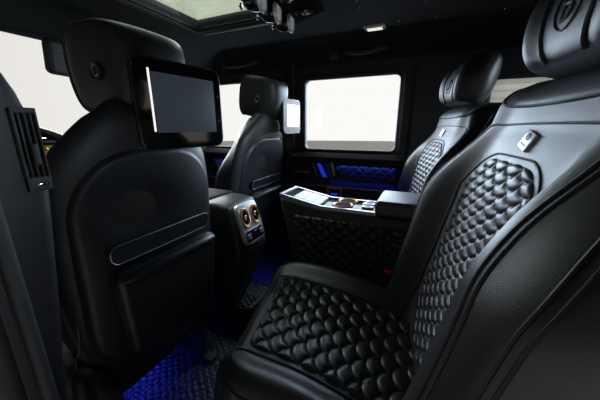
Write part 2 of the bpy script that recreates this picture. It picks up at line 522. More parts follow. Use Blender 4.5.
# ---- front: windscreen, header, A pillars, dashboard
ws = thing('window_5', (-1.42, YC, 0.80), 'windscreen seen past the front seats', None, kind='structure')
def wsx(z): return -1.40 - (1.19 - z) * 0.35
MB().add([(wsx(0.7), 0.2, 0.7), (wsx(0.7), 1.5, 0.7), (wsx(1.19), 1.46, 1.19), (wsx(1.19), 0.24, 1.19)], [(0, 1, 2, 3)]).build('glass_pane', GLASS, ws)
MB().tube([(-1.36, 0.16, 1.185), (-1.36, 1.5, 1.185)], 0.016, 10).build('header_seal', RUBBER, ws)
for n_, y0 in ((4, 0.16), (5, 1.46)):
    ap = MB()
    ap.add([(wsx(0.6) - 0.03, y0, 0.6), (wsx(0.6) + 0.05, y0, 0.6), (wsx(0.6) + 0.05, y0 + 0.05, 0.6), (wsx(0.6) - 0.03, y0 + 0.05, 0.6),
            (wsx(1.25) - 0.03, y0, 1.25), (wsx(1.25) + 0.05, y0, 1.25), (wsx(1.25) + 0.05, y0 + 0.05, 1.25), (wsx(1.25) - 0.03, y0 + 0.05, 1.25)],
           [(0, 3, 2, 1), (4, 5, 6, 7), (0, 1, 5, 4), (1, 2, 6, 5), (2, 3, 7, 6), (3, 0, 4, 7)])
    struct(ap.build('trim_%d' % n_, PLASTIC), 'windscreen pillar')
ap = MB()
ap.box((-1.44, 0.16, 1.19), (-1.36, 1.5, CEIL - 0.045), 0.01)
o = ap.build('wall_front', PLASTIC); struct(o, 'header above the windscreen')
o = MB().box((-2.0, 0.14, -0.02), (-1.86, 1.54, 0.74)).build('wall_bulkhead', PLASTIC); struct(o, 'bulkhead behind the dashboard')

da = thing('dashboard', (-1.6, YC, 0.0), 'black dashboard with a thin blue light under the windscreen', 'dashboard')
pr = [(-1.84, 0.30), (-1.40, 0.30), (-1.38, 0.55), (-1.34, 0.72), (-1.345, 0.80), (-1.40, 0.825), (-1.62, 0.815), (-1.84, 0.73)]
MB().prism([(a, b) for a, b in pr], 'y', 0.225, 1.45).build('dash_body', LEATHER_F, da)
MB().box((-1.345, 0.24, 0.778), (-1.325, 1.44, 0.812), 0.006).build('dash_screen', GLOSS, da)
MB().box((-1.332, 0.60, 0.782), (-1.322, 1.20, 0.802), 0.003).build('light_strip', BLUE, da)
sp = MB()
for k in range(7):
    for s in (-1, 1):
        a = 0.46 + k * 0.022
        sp.tube([(-1.31, a - s * 0.03, 0.675), (-1.31, a + s * 0.03, 0.775)], 0.003, 6)
sp.box((-1.345, 0.44, 0.665), (-1.318, 0.64, 0.785), 0.004)
sp.build('gold_grille', GOLD, da)

sw = thing('steering_wheel', (-1.17, 0.46, 0.68), 'black leather steering wheel rim partly hidden by the front seat', 'steering wheel')
Msw = Matrix.Translation((-1.15, 0.46, 0.68)) @ Euler((0, R(66), 0)).to_matrix().to_4x4()
pts = [Msw @ Vector((0.18 * math.cos(2 * math.pi * k / 40), 0.18 * math.sin(2 * math.pi * k / 40), 0)) for k in range(40)]
MB().tube(pts, 0.016, 10, closed=True).build('wheel_rim', LEATHER_F, sw)
h = MB(); h.lathe([(0.0, 0.02), (0.05, 0.018), (0.06, 0.0), (0.05, -0.03), (0.0, -0.03)], 24, Msw)
h.tube([(-1.17, 0.46, 0.67), (-1.34, 0.46, 0.60)], 0.03, 12)
h.build('wheel_hub', PLASTIC, sw)
h = MB()
for a in (20, 160, 270):
    h.tube([Msw @ Vector((0.05 * math.sin(R(a)), 0.05 * math.cos(R(a)), 0)), Msw @ Vector((0.175 * math.sin(R(a)), 0.175 * math.cos(R(a)), 0))], 0.012, 8, flat=0.6)
h.build('wheel_spoke', PLASTIC, sw)

# ---- near side: sill, B pillar, roof rail, C pillar
near = MB()
near.box((-2.0, 0.10, -0.06), (1.0, 0.16, 0.10), 0.01)
near.prism([(0.14, 1.20), (0.16, 1.14), (0.20, 1.16), (0.24, 1.285), (0.14, 1.33)], 'x', -1.40, 1.0)
near.box((0.62, 0.10, 0.0), (1.0, 0.18, 1.25))
near.box((-1.9, 0.12, 0.0), (-0.70, 0.19, 0.66), 0.01)
o = near.build('wall_left', PLASTIC); struct(o, 'near body side with sill, front door card and roof rail')
# B pillar loft: rings of (x,y) over z
bp = MB()
rings = []
for z, yr in ((0.0, 0.150), (0.30, 0.170), (0.45, 0.188), (0.60, 0.208), (0.70, 0.220), (0.755, 0.226), (0.78, 0.226), (0.86, 0.225), (0.90, 0.215), (0.93, 0.203), (0.97, 0.182), (1.03, 0.17), (1.15, 0.165), (1.22, 0.165)):
    x0, x1, y0 = -0.66, -0.535, 0.115
    r_ = 0.018
    ring = []
    for cx, cy, a0 in ((x1 - r_, yr - r_, 0), (x0 + r_, yr - r_, 90), (x0 + r_, y0 + r_, 180), (x1 - r_, y0 + r_, 270)):
        for k in range(5):
            a = R(a0 + 22.5 * k)
            ring.append((cx + r_ * math.cos(a), cy + r_ * math.sin(a), z))
    rings.append(ring)
bp.loft(rings)
o = bp.build('wall_pillar', PLASTIC); struct(o, 'near door pillar carrying the air vent')
tr = MB()
tr.tube([(-0.545, 0.115, 0.0), (-0.545, 0.118, 0.5), (-0.545, 0.118, 0.9), (-0.545, 0.12, 1.2)], 0.016, 10)
o = tr.build('trim_2', RUBBER); struct(o, 'rubber door seal along the pillar')
tr = MB()
tr.tube([(-0.53, 0.15, 0.02), (-0.528, 0.152, 0.4), (-0.53, 0.152, 0.76)], 0.010, 10)
o = tr.build('trim_3', TRIM); struct(o, 'grey strip along the pillar')

# rear wall
wb = MB().box((0.95, 0.10, 0.0), (1.0, 1.55, 0.74)).box((0.95, 0.10, 1.16), (1.0, 1.55, CEIL))
wb.box((0.95, 0.10, 0.74), (1.0, 0.32, 1.16)).box((0.95, 1.34, 0.74), (1.0, 1.55, 1.16))
o = wb.build('wall_back', PLASTIC); struct(o, 'dark back wall round the rear window')
o = MB().box((0.972, 0.32, 0.74), (0.978, 1.34, 1.16)).build('window_6', GLASS); struct(o, 'rear window')

# ================================================================== REAR SEATS
LEAN = R(12.5)
UPX, UPZ = math.sin(LEAN), math.cos(LEAN)
CY = 0.56
BX, BZ = 0.038, 0.36
def P3(s, t, d):
    k = sm(0.38, 0.66, t); s = np.asarray(s, float)
    return stack(BX + t * UPX - d * UPZ - SKEW * s + 0.038 * k, CY + s - STRETCH * sm(0.195, 0.265, -s) - SHIFT * k, BZ + t * UPZ + d * UPX)
T_TOP = 0.60
STRETCH, SKEW, BOL, SHIFT = 0.06, 0.12, 0.070, 0.05
def halfw(t):
    t = np.asarray(t, float)
    return 0.265 - 0.055 * sm(0.32, 0.58, t) - 0.02 * sm(0.10, -0.06, t)
def front_d(s, t):
    s = np.asarray(s, float); t = np.asarray(t, float)
    w = halfw(t); q = np.abs(s) / w
    B = BOL - 0.060 * sm(0.30, 0.52, t)
    d = B * sm(0.145, 0.21, np.abs(s) * 0.265 / np.maximum(w, 0.01))
    d = d - 0.075 * (1 - np.sqrt(np.clip(1 - (np.clip((q - 0.74) / 0.26, 0, 1)) ** 2.4, 0, 1)))
    # top pad under the headrest, rounded over the top
    d = d + 0.012 * sm(0.525, 0.54, t) * (1 - sm(0.80, 0.95, q))
    d = d - 0.085 * (1 - np.sqrt(np.clip(1 - np.clip((t - 0.54) / (T_TOP - 0.54), 0, 1) ** 2.2, 0, 1)))
    return d
def line_front(pts, off=0.001, n=14):
    """smooth polyline of (s,t) on the front surface"""
    out = []
    P = [np.array(p, float) for p in pts]
    P = [2 * P[0] - P[1]] + P + [2 * P[-1] - P[-2]]
    for i in range(1, len(P) - 2):
        for k in range(n):
            u = k / n
            a, b, c_, d_ = P[i - 1], P[i], P[i + 1], P[i + 2]
            q = 0.5 * ((2 * b) + (-a + c_) * u + (2 * a - 5 * b + 4 * c_ - d_) * u * u + (-a + 3 * b - 3 * c_ + d_) * u ** 3)
            out.append(q)
    out.append(P[-2])
    return [tuple(P3(q[0], q[1], float(front_d(q[0], q[1])) + off)) for q in out]
def stitched(parent, name, pts, gap=0.0045):
    """a sunk seam with a stitch row either side"""
    m = MB().tube(line_front(pts, 0.0004), 0.0030, 6)
    sm_o = m.build(name, THREAD, parent)
    return sm_o

def captain_chair(label):
    rs = thing('captain_chair', (0.0, CY, 0.0), label, 'car seat', 'rear seats')
    # backrest
    rings = []
    ts = list(np.linspace(-0.10, 0.50, 50)) + [0.54 + (T_TOP - 0.54) * math.sin(R(a)) for a in range(0, 91, 9)]
    for t in ts:
        w = float(halfw(t))
        tt = min(t, T_TOP - 0.0005)
        clos = math.sqrt(max(0, 1 - max(0, (t - 0.54) / (T_TOP - 0.54)) ** 2.2))
        w2 = w * (0.86 + 0.14 * clos)
        ss = np.sin(np.linspace(-math.pi / 2, math.pi / 2, 61)) * w2
        ring = [tuple(P3(s, t, front_d(s * w / w2, t))) for s in ss]
        back = -0.075 - 0.055 * clos
        edge = float(front_d(w, t))
        for k in range(1, 6):
            u = k / 5
            ring.append(tuple(P3(w2 * (1 - 0.12 * u * u), t, edge + (back - edge) * u)))
        for k in range(1, 10):
            ring.append(tuple(P3(w2 * 0.88 * (1 - 2 * k / 10), t, back - 0.006 * math.sin(math.pi * k / 10))))
        for k in range(0, 5):
            u = 1 - k / 5
            ring.append(tuple(P3(-w2 * (1 - 0.12 * u * u), t, edge + (back - edge) * u)))
        rings.append(ring)
    br = MB().loft(rings).build('backrest', LEATHER, rs, sharp=60)
    WORLD[br.name] = (0, 0, 0)
    def qd(u, v):
        cl = rrect(u, v, 0.008, 0.220, 0.147, 0.230, 0.098)
        return cl
    def qf(U, V, D):
        h = fish(U + 0.0, V * 1.3, 0.050)
        fade = sm(0, -0.010, D)
        return P3(U, V, front_d(U, V) - 0.004 + fade * (0.003 + 0.0058 * h))
    panel(126, 200, -0.143, 0.160, -0.02, 0.455, qf, qd).build('quilted_panel', LEATHER_Q, br)
    # piping round the quilting, bolster and shoulder seams
    loop = []
    for cx, cz_, a0 in ((0.059, 0.354, 0), (-0.043, 0.354, 90)):
        for k in range(7): loop.append((cx + 0.100 * math.cos(R(a0 + 15 * k)), cz_ + 0.100 * math.sin(R(a0 + 15 * k))))
    loop = [(0.159, -0.03), (0.159, 0.15)] + loop + [(-0.143, 0.15), (-0.143, -0.03)]
    MB().tube(line_front(loop, 0.0003, 5), 0.0020, 8).build('piping', THREAD, br)
    outer = [(0.214, -0.06), (0.222, 0.12), (0.220, 0.30), (0.206, 0.42), (0.190, 0.485), (0.170, 0.504), (0.12, 0.507), (0, 0.508), (-0.12, 0.507), (-0.170, 0.504), (-0.190, 0.485), (-0.206, 0.42), (-0.220, 0.30), (-0.222, 0.12), (-0.214, -0.06)]
    stitched(br, 'seam', outer)
    stitched(br, 'seam', [(a * 1.026, b + (0.006 if b > 0.48 else 0)) for a, b in outer])
    def side_line(sgn, u0, off=0.0006):
        pts = []
        for t in np.linspace(-0.09, 0.56, 40):
            w = float(halfw(t)); clos = math.sqrt(max(0, 1 - max(0, (t - 0.54) / (T_TOP - 0.54)) ** 2.2)) if t > 0.54 else 1.0
            w2 = w * (0.86 + 0.14 * clos)
            edge = float(front_d(w, t)); back = -0.075 - 0.055 * clos
            pts.append(tuple(P3(sgn * (w2 * (1 - 0.12 * u0 * u0) + off), t, edge + (back - edge) * u0)))
        return pts
    for sgn in (-1, 1):
        for q_ in (0.945, 0.962):
            MB().tube([tuple(P3(sgn * float(halfw(t)) * q_, t, float(front_d(float(halfw(t)) * q_, t)) + 0.0004)) for t in np.linspace(-0.09, 0.555, 44)], 0.0024, 6).build('seam', THREAD, br)
    stitched(br, 'seam', [(0.175, 0.575), (0.16, 0.546), (0.11, 0.538), (0, 0.535), (-0.11, 0.538), (-0.16, 0.546), (-0.175, 0.575)])
    # badge
    def local_front(s, t, off):
        """matrix whose z is the surface normal at (s,t)"""
        o_ = Vector(P3(s, t, float(front_d(s, t)) + off))
        e1 = Vector(P3(s + .004, t, float(front_d(s + .004, t)))) - Vector(P3(s - .004, t, float(front_d(s - .004, t))))
        e2 = Vector(P3(s, t + .004, float(front_d(s, t + .004)))) - Vector(P3(s, t - .004, float(front_d(s, t - .004))))
        e1.normalize(); e2.normalize(); n_ = e2.cross(e1)
        if n_.x > 0: n_ = -n_
        e1 = e2.cross(n_)
        M = Matrix.Identity(4)
        for i in range(3): M[i][0] = e1[i]; M[i][1] = e2[i]; M[i][2] = n_[i]; M[i][3] = o_[i]
        return M
    Mb = local_front(0, 0.481, 0.001)
    bd = MB().box((-0.018, -0.0145, -0.003), (0.018, 0.0145, 0.004), 0.0015, M=Mb).build('badge', BADGE, br)
    g = MB().tube([Mb @ Vector((0.005 * math.cos(a), 0.0055 + 0.005 * math.sin(a), 0.0042)) for a in np.linspace(0, 2 * math.pi, 20, endpoint=False)], 0.0009, 6, closed=True)
    g.box((-0.011, -0.0085, 0.0038), (0.011, -0.0055, 0.0046), M=Mb)
    g.build('badge_mark', SHELL, bd)

    # headrest
    HC = T_TOP - 0.015
    HH = 0.160
    def head_w(t): # t 0..1
        return 0.118 + 0.022 * math.sin(math.pi * min(1, t * 0.9)) 
    def head_front(s, t):
        w = head_w(t)
        q = abs(s) / w
        d = 0.045 + 0.018 * math.sin(math.pi * (0.15 + 0.75 * t)) + 0.010 * sm(0.40, 0.72, q)
        d -= 0.06 * (1 - math.sqrt(max(0, 1 - max(0, (q - 0.62) / 0.38) ** 2.2)))
        return float(d)
    rings = []
    for k in range(0, 31):
        a = math.pi * k / 30
        t = 0.5 - 0.5 * math.cos(a)
        ed = math.sin(a) ** 0.30 if 0 < k < 30 else 0.05
        w = head_w(t) * (0.80 + 0.20 * ed)
        ring = []
        for s in np.sin(np.linspace(-math.pi / 2, math.pi / 2, 41)):
            ring.append(tuple(P3(s * w, HC + t * HH, -0.02 + (head_front(s * head_w(t), t) + 0.02) * ed)))
        for j in range(1, 20):
            b = math.pi * j / 20
            ring.append(tuple(P3(math.cos(b) * w, HC + t * HH, -0.02 - 0.045 * ed * math.sin(b) ** 0.6 + (head_front(head_w(t), t) + 0.02) * ed * abs(math.cos(b)) ** 3)))
        rings.append(ring)
    hr = MB().loft(rings).build('headrest', LEATHER, rs, sharp=60)
    def hline(pts, off=0.0004):
        return [tuple(P3(s * head_w(t), HC + t * HH, -0.02 + (head_front(s * head_w(t), t) + 0.02) * math.sin(math.acos(1 - 2 * min(max(t, .002), .998))) ** 0.30 + off)) for s, t in pts]
    for sgn in (-1, 1):
        MB().tube(hline([(sgn * (0.44 + 0.10 * (1 - math.sin(math.pi * t)) * (1 if t > .5 else -0.8)), t) for t in np.linspace(0.03, 0.97, 40)]), 0.0034, 6).build('seam', THREAD, hr)
    ec, er = 0.39, 0.029
    em = MB().tube(hline([(er * math.cos(a) / head_w(ec), ec + er * math.sin(a) / HH) for a in np.linspace(0, 2 * math.pi, 32, endpoint=False)]), 0.0017, 6, closed=True)
    def bl_(x, y): return ((x * er) / head_w(ec), ec + (y * er) / HH)
    em.tube(hline([bl_(-x, y) for x, y in [(-0.35, -0.6), (-0.22, 0.0), (-0.12, 0.6)]]), 0.0018, 6)
    em.tube(hline([bl_(-x, y) for x, y in [(-0.12, 0.6), (0.25, 0.58), (0.42, 0.38), (0.30, 0.12), (-0.2, 0.06)]]), 0.0018, 6)
    em.tube(hline([bl_(-x, y) for x, y in [(-0.2, 0.06), (0.25, 0.02), (0.38, -0.25), (0.15, -0.55), (-0.35, -0.6)]]), 0.0018, 6)
    em.build('emblem', THREAD, hr)
    for s in (-0.06, 0.06):
        MB().tube([tuple(P3(s, T_TOP - 0.05, -0.05)), tuple(P3(s, HC + 0.06, -0.03))], 0.006, 10).build('headrest_post', CHROME, rs)

    # cushion: rings along x, front to back
    CXF, CXB = -0.430, 0.16
    def cush_w(x): return 0.265 - 0.055 * float(sm(-0.30, -0.44, x)) 
    def cush_z(s, x):
        """top surface height"""
        s = np.asarray(s, float); x = np.asarray(x, float)
        w = 0.265 - 0.055 * sm(-0.30, -0.44, x)
        q = np.abs(s) / w
        z = 0.372 - 0.045 * sm(-0.25, 0.10, x)
        z = z + (0.030 - 0.012 * sm(-0.25, -0.40, x)) * sm(0.62, 0.82, q)
        z = z - 0.09 * (1 - np.sqrt(np.clip(1 - np.clip((q - 0.80) / 0.20, 0, 1) ** 2.2, 0, 1)))
        z = z - 0.10 * (1 - np.sqrt(np.clip(1 - np.clip((-0.325 - x) / 0.085, 0, 1) ** 2.3, 0, 1)))
        return z
    def skx(x, s): return x - 0.20 * s * float(sm(0.0, -0.25, x))
    rings = []
    xs = [-0.325 - 0.082 * math.sin(R(a)) for a in range(90, 0, -6)] + list(np.linspace(-0.325, CXB, 40))
    for x in xs:
        w = cush_w(x)
        ss = np.sin(np.linspace(-math.pi / 2, math.pi / 2, 61)) * w
        ring = [(skx(x, float(s)), CY + float(s), float(cush_z(s, x))) for s in ss]
        ze = float(cush_z(w, x)); zb = 0.13
        for k in range(1, 5):
            u = k / 4
            ring.append((skx(x, w) + 0.05 * u * float(sm(-0.2, -0.43, x)), CY + w - 0.02 * u * u, ze + (zb - ze) * u))
        for k in range(1, 6):
            ring.append((skx(x, w * (1 - 2 * k / 6)) + 0.05 * float(sm(-0.2, -0.43, x)), CY + (w - 0.02) * (1 - 2 * k / 6), zb))
        for k in range(0, 4):
            u = 1 - k / 4
            ring.append((skx(x, -w) + 0.05 * u * float(sm(-0.2, -0.43, x)), CY - w + 0.02 * u * u, ze + (zb - ze) * u))
        rings.append(ring)
    cu = MB().loft(rings).build('seat_cushion', LEATHER, rs, sharp=60)
    def cqd(u, v): return rrect(u, v, -0.142, 0.0, 0.208, 0.150, 0.025)
    def cqf(U, V, D):
        h = fish(V, U + 0.5, 0.058)
        fade = sm(0, -0.010, D)
        return stack(U - 0.20 * V * sm(0.0, -0.25, U), CY + V, cush_z(V, U) - 0.004 + fade * (0.003 + 0.0090 * h))
    panel(180, 130, -0.364, 0.074, -0.154, 0.154, cqf, cqd).build('quilted_panel', LEATHER_Q, cu)
    def cline(pts, off=0.0006):
        return [(skx(x, s), CY + s, float(cush_z(s, x)) + off) for x, s in pts]
    for sgn in (-1, 1):
        MB().tube(cline([(x, sgn * 0.156) for x in np.linspace(-0.37, 0.08, 40)]), 0.0028, 6).build('seam', THREAD, cu)
        MB().tube(cline([(x, sgn * (cush_w(x) - 0.012)) for x in np.linspace(-0.40, 0.08, 40)]), 0.0028, 6).build('seam', THREAD, cu)
    MB().tube(cline([(-0.375, s) for s in np.linspace(-0.23, 0.23, 30)]), 0.0022, 6).build('seam', THREAD, cu)
    MB().box((-0.34, CY - 0.22, 0.0), (0.20, CY + 0.22, 0.135), 0.02).build('seat_base', PLASTIC, rs)
    return rs
STRETCH, SKEW, BOL, SHIFT = 0.06, 0.12, 0.070, 0.05
rs = captain_chair('near black leather rear seat with fish-scale quilting and silver badge')
STRETCH, SKEW, BOL, SHIFT = 0.0, 0.22, 0.045, 0.0
rs2 = captain_chair('far black leather rear seat on the other side of the centre console')
rs2.location = (-0.085, 1.238, 0.0); rs2.scale = (1, 0.86, 1)

# ================================================================== REAR CENTRE CONSOLE
KY0, KY1 = 0.845, 0.995
con = thing('centre_console', (-0.2, 0.92, 0.0), 'black quilted console with silver top between the two rear seats', 'centre console')
prof = [(-0.46, 0.604), (-0.305, 0.578), (0.05, 0.578), (0.12, 0.578), (0.12, 0.10), (-0.36, 0.10), (-0.415, 0.40)]
b = MB()
bmx = bmesh.new()
vs_ = [bmx.verts.new((p[0], KY0, p[1])) for p in prof]
fc = bmx.faces.new(vs_)
ex = bmesh.ops.extrude_face_region(bmx, geom=[fc])
for v in [g_ for g_ in ex['geom'] if isinstance(g_, bmesh.types.BMVert)]: v.co.y = KY1
bmesh.ops.bevel(bmx, geom=bmx.edges[:], offset=0.010, segments=3, affect='EDGES', profile=0.5)
for i, v in enumerate(bmx.verts): v.index = i
b.add([v.co for v in bmx.verts], [[v.index for v in f_.verts] for f_ in bmx.faces]); bmx.free()
cb = b.build('console_body', LEATHER_F, con)
def kd(u, v): return np.maximum(rrect(u, v, -0.14, 0.36, 0.265, 0.19, 0.02), np.maximum((v - 0.548) + np.clip(-0.30 - u, -.0, 1) * 0.0, -0.378 - u - (v - 0.40) * 0.25))
def kf(U, V, D):
    h = diamond(U, V, 0.046, 0.85)
    return stack(U, KY0 + 0.003 - sm(0, -0.008, D) * (0.003 + 0.009 * h), V)
panel(220, 150, -0.42, 0.13, 0.16, 0.556, kf, kd).build('quilted_panel', LEATHER_Q, cb)
# silver tray: front sloping, rear flat
def tz(x): return 0.606 + (-0.44 - x) * (0.026 / 0.14) if x < -0.30 else 0.580
tray = MB()
def slab(m, x0, x1, y0, y1, lift, th):
    z0, z1 = tz(x0), tz(x1 if x1 > -0.2999 else x1 - 1e-6)
    m.add([(x0, y0, z0 + lift), (x1, y0, z1 + lift), (x1, y1, z1 + lift), (x0, y1, z0 + lift),
           (x0, y0, z0 + lift - th), (x1, y0, z1 + lift - th), (x1, y1, z1 + lift - th), (x0, y1, z0 + lift - th)],
          [(0, 1, 2, 3), (4, 7, 6, 5), (0, 4, 5, 1), (1, 5, 6, 2), (2, 6, 7, 3), (3, 7, 4, 0)])
for (y0, y1) in ((KY0 + 0.004, KY0 + 0.013), (KY1 - 0.013, KY1 - 0.004)):
    slab(tray, -0.455, -0.30, y0, y1, 0.008, 0.012); slab(tray, -0.30, -0.10, y0, y1, 0.008, 0.012)
slab(tray, -0.460, -0.448, KY0 + 0.004, KY1 - 0.004, 0.008, 0.012)
tray.build('tray_rim', SILVER, con)
t2 = MB(); slab(t2, -0.448, -0.30, KY0 + 0.013, KY1 - 0.013, 0.0015, 0.006); slab(t2, -0.30, -0.10, KY0 + 0.013, KY1 - 0.013, 0.0015, 0.006)
t2.build('tray_floor', DARK, con)
lid = MB(); slab(lid, -0.412, -0.312, KY0 + 0.022, KY1 - 0.022, 0.007, 0.006)
ld = lid.build('tray_lid', mat('white_lid', (0.7, 0.7, 0.72), 0.6), con)
gl_ = MB(); slab(gl_, -0.378, -0.3765, KY0 + 0.022, KY1 - 0.022, 0.0074, 0.002); slab(gl_, -0.338, -0.3365, KY0 + 0.022, KY1 - 0.022, 0.0074, 0.002)
gl_.build('lid_groove', SHELL, ld)
sp_ = MB(); slab(sp_, -0.296, -0.115, KY0 + 0.016, KY0 + 0.080, 0.006, 0.006); slab(sp_, -0.175, -0.115, KY0 + 0.080, KY1 - 0.02, 0.006, 0.006)
sp_.build('holder_plate', WHITEMETAL, con)
for (x, y) in ((-0.232, KY0 + 0.046), (-0.228, KY1 - 0.046)):
    Mc = Matrix.Translation((x, y, 0.586))
    ch = MB().lathe([(0.0, 0.0015), (0.030, 0.0015), (0.031, 0.003), (0.0, 0.003)], 32, Mc).build('cup_holder', DARK, con)  # flat dark disc stands in for the shade inside the cup
    MB().lathe([(0.029, 0.0), (0.036, 0.0), (0.036, 0.004), (0.033, 0.006), (0.029, 0.004)], 32, Mc, closed=True).build('copper_ring', COPPER, ch)
for k, y in enumerate((KY0 + 0.035, KY0 + 0.072, KY0 + 0.108)):
    sw_ = MB().box((-0.165, y, 0.586), (-0.128, y + 0.026, 0.5935), 0.003).build('switch', SILVER, con)
    MB().box((-0.156, y + 0.006, 0.5935), (-0.138, y + 0.020, 0.5945), 0.0004).build('switch_face', PLASTIC, sw_)
MB().box((-0.115, KY0 - 0.02, 0.578), (0.14, KY1 + 0.01, 0.632), 0.014, 4).build('armrest', LEATHER, con)
# seat belt buckle
bk = thing('seat_belt_buckle', (-0.01, 0.835, 0.39), 'black seat belt buckle with a red button beside the console', 'seat belt buckle')
MB().box((-0.074, 0.826, 0.325), (-0.044, 0.843, 0.398), 0.004).build('buckle_body', PLASTIC, bk)
MB().box((-0.072, 0.8245, 0.391), (-0.046, 0.8415, 0.403), 0.002).build('release_button', RED, bk)

# ================================================================== FRONT SEATS (seen from behind)
FY = 0.445
def make_front():
    fs_ = thing('front_seat', (-0.65, FY, 0.0), 'near black leather front seat seen from behind, closest to the camera', 'car seat', 'front seats')
    # rear surface x and outline by height: (z, half width, xrear, thickness)
    rows = [(0.20, 0.120, -0.640, 0.05), (0.24, 0.165, -0.615, 0.08), (0.30, 0.184, -0.600, 0.11), (0.38, 0.206, -0.592, 0.13), (0.48, 0.216, -0.588, 0.14), (0.58, 0.221, -0.584, 0.145),
            (0.66, 0.222, -0.580, 0.14), (0.73, 0.214, -0.577, 0.135), (0.79, 0.200, -0.574, 0.13), (0.835, 0.160, -0.573, 0.12), (0.87, 0.120, -0.575, 0.105), (0.895, 0.09, -0.58, 0.08), (0.905, 0.05, -0.59, 0.05)]
    zs = np.array([r_[0] for r_ in rows])
    Z = np.concatenate([np.linspace(0.20, 0.88, 60), np.linspace(0.885, 0.905, 5)])
    def cub(col):
        v = np.array([r_[col] for r_ in rows])
        return lambda z: np.interp(z, zs, v)
    hw, xr, th = cub(1), cub(2), cub(3)
    def smooth(f_, z):
        return sum(f_(z + k * 0.012) for k in (-2, -1, 0, 1, 2)) / 5
    rings = []
    for z in Z:
        w = float(smooth(hw, z)); x_ = float(smooth(xr, z)); t_ = float(smooth(th, z))
        ring = []
        for k in range(64):
            a = 2 * math.pi * k / 64
            ca, sa = math.cos(a), math.sin(a)
            n_ = 3.0
            px = math.copysign(abs(ca) ** (2 / n_), ca); py = math.copysign(abs(sa) ** (2 / n_), sa)
            # side bolsters come forward on the front (-x) side
            bol = 0.05 * (1 - 0.9 * float(sm(0.58, 0.78, z))) * abs(py) ** 3 if px < 0 else 0.0
            ring.append((x_ - t_ / 2 + px * t_ / 2 - bol, FY + py * w * (1 - (0.14 + 0.30 * float(sm(0.60, 0.80, z))) * max(0.0, -px + 0.35) / 1.35), float(z)))
        rings.append(ring)
    bk_ = MB().loft(rings).build('backrest', LEATHER_F, fs_, sharp=60)
    # hard back panel with a knee scoop
    PC, PZ = 0.015, 0.545
    def pd(u, v): return rrect(u, v, 0.003, 0.535, 0.200, 0.277, 0.15)
    def pf(U, V, D):
        w = smooth(hw, V); q = np.clip(np.abs(U) / w, 0, 1)
        base = smooth(xr, V) - smooth(th, V) / 2 * (1 - (1 - q ** 3) ** (1 / 3.0))
        scoop = -0.013 * np.exp(-(((U + 0.06) / 0.085) ** 2 + ((V - 0.675) / 0.065) ** 2))
        return stack(base - 0.004 + 0.013 * sm(0, -0.022, D) + scoop, FY + U, V)
    panel(96, 130, -0.20, 0.205, 0.255, 0.815, pf, pd).build('back_panel', SHELL, fs_)
    # slot with metal rim
    XB = -0.569
    def rr_pts(y0, y1, z0, z1, r0, x, skew=0.0, n_=6):
        pts = []
        for cy, cz_, a0 in ((y1 - r0, z1 - r0, 0), (y0 + r0, z1 - r0, 90), (y0 + r0, z0 + r0, 180), (y1 - r0, z0 + r0, 270)):
            for k in range(n_ + 1):
                a = R(a0 + 90 * k / n_)
                yy = cy + r0 * math.cos(a); zz = cz_ + r0 * math.sin(a)
                pts.append((x, yy, zz + skew * (yy - (y0 + y1) / 2)))
        return pts
    sl = rr_pts(FY - 0.140, FY + 0.146, 0.567, 0.608, 0.018, XB + 0.004)
    st = MB().add([(p[0] - 0.004, p[1], p[2]) for p in sl] + [(p[0], p[1], p[2]) for p in sl], [tuple(range(28)), tuple(range(28, 56))] + [(i, (i + 1) % 28, 28 + (i + 1) % 28, 28 + i) for i in range(28)]).build('storage_slot', SHELL, fs_)
    MB().tube(sl, 0.0011, 6, closed=True).build('slot_rim', SILVER, st)
    # pocket: padded box
    rings = []
    for (dx, inset) in ((-0.005, 0.0), (0.012, 0.0), (0.020, 0.003), (0.025, 0.010), (0.026, 0.018)):
        ring = rr_pts(FY - 0.146 + inset, FY + 0.154 - inset, 0.325 + inset, 0.546 - inset, 0.018, XB + dx)
        # tapered towards the bottom: narrower, and curving away
        rings.append([(x - 0.012 * ((0.545 - z) / 0.19), FY + 0.03 + (y - FY - 0.03) * (1 - 0.10 * (0.545 - z) / 0.19), z) for x, y, z in rings_fix(ring)])
    pk = MB().loft(rings).build('storage_pocket', SHELL, fs_, sharp=50)
    lip = [p for p in rr_pts(FY - 0.116, FY + 0.170, 0.353, 0.521, 0.018, XB + 0.012)]
    MB().tube([(XB + 0.020, FY - 0.134, 0.533), (XB + 0.0225, FY - 0.12, 0.5345), (XB + 0.0225, FY + 0.08, 0.5345), (XB + 0.0225, FY + 0.13, 0.5345), (XB + 0.020, FY + 0.143, 0.533)], [0.006, 0.013, 0.013, 0.013, 0.006], 14).build('pocket_lip', SHELL, pk)
    # headrest
    rings = []
    HZ0, HZ1 = 0.885, 1.058
    for k in range(0, 31):
        a = math.pi * k / 30
        t = 0.5 - 0.5 * math.cos(a)
        z = HZ0 + t * (HZ1 - HZ0)
        ed = math.sin(a) ** 0.33 if 0 < k < 30 else 0.04
        w = (0.098 + 0.018 * t) * (0.72 + 0.28 * ed) if 0 < k < 30 else 0.06
        d = 0.096 * ed
        xc = -0.648 + 0.012 * t
        ring = []
        for j in range(56):
            b_ = 2 * math.pi * j / 56
            cb_, sb_ = math.cos(b_), math.sin(b_)
            n_ = 3.2
            px = math.copysign(abs(cb_) ** (2 / n_), cb_); py = math.copysign(abs(sb_) ** (2 / n_), sb_)
            ring.append((xc + px * d - (0.02 * abs(py) ** 2 if px < 0 else 0), FY + 0.036 + py * w * (1 - 0.12 * (px > 0) * px), z))
        rings.append(ring)
    hd = MB().loft(rings).build('headrest', LEATHER_F, fs_, sharp=60)
    # seam between front and rear halves of the headrest
    loop = []
    for k in range(2, 29):
        loop.append(tuple(Vector(rings[k][37]) + Vector((0, -0.001, 0))))
    MB().tube(loop, 0.0045, 8).build('piping', LEATHER_F, hd)
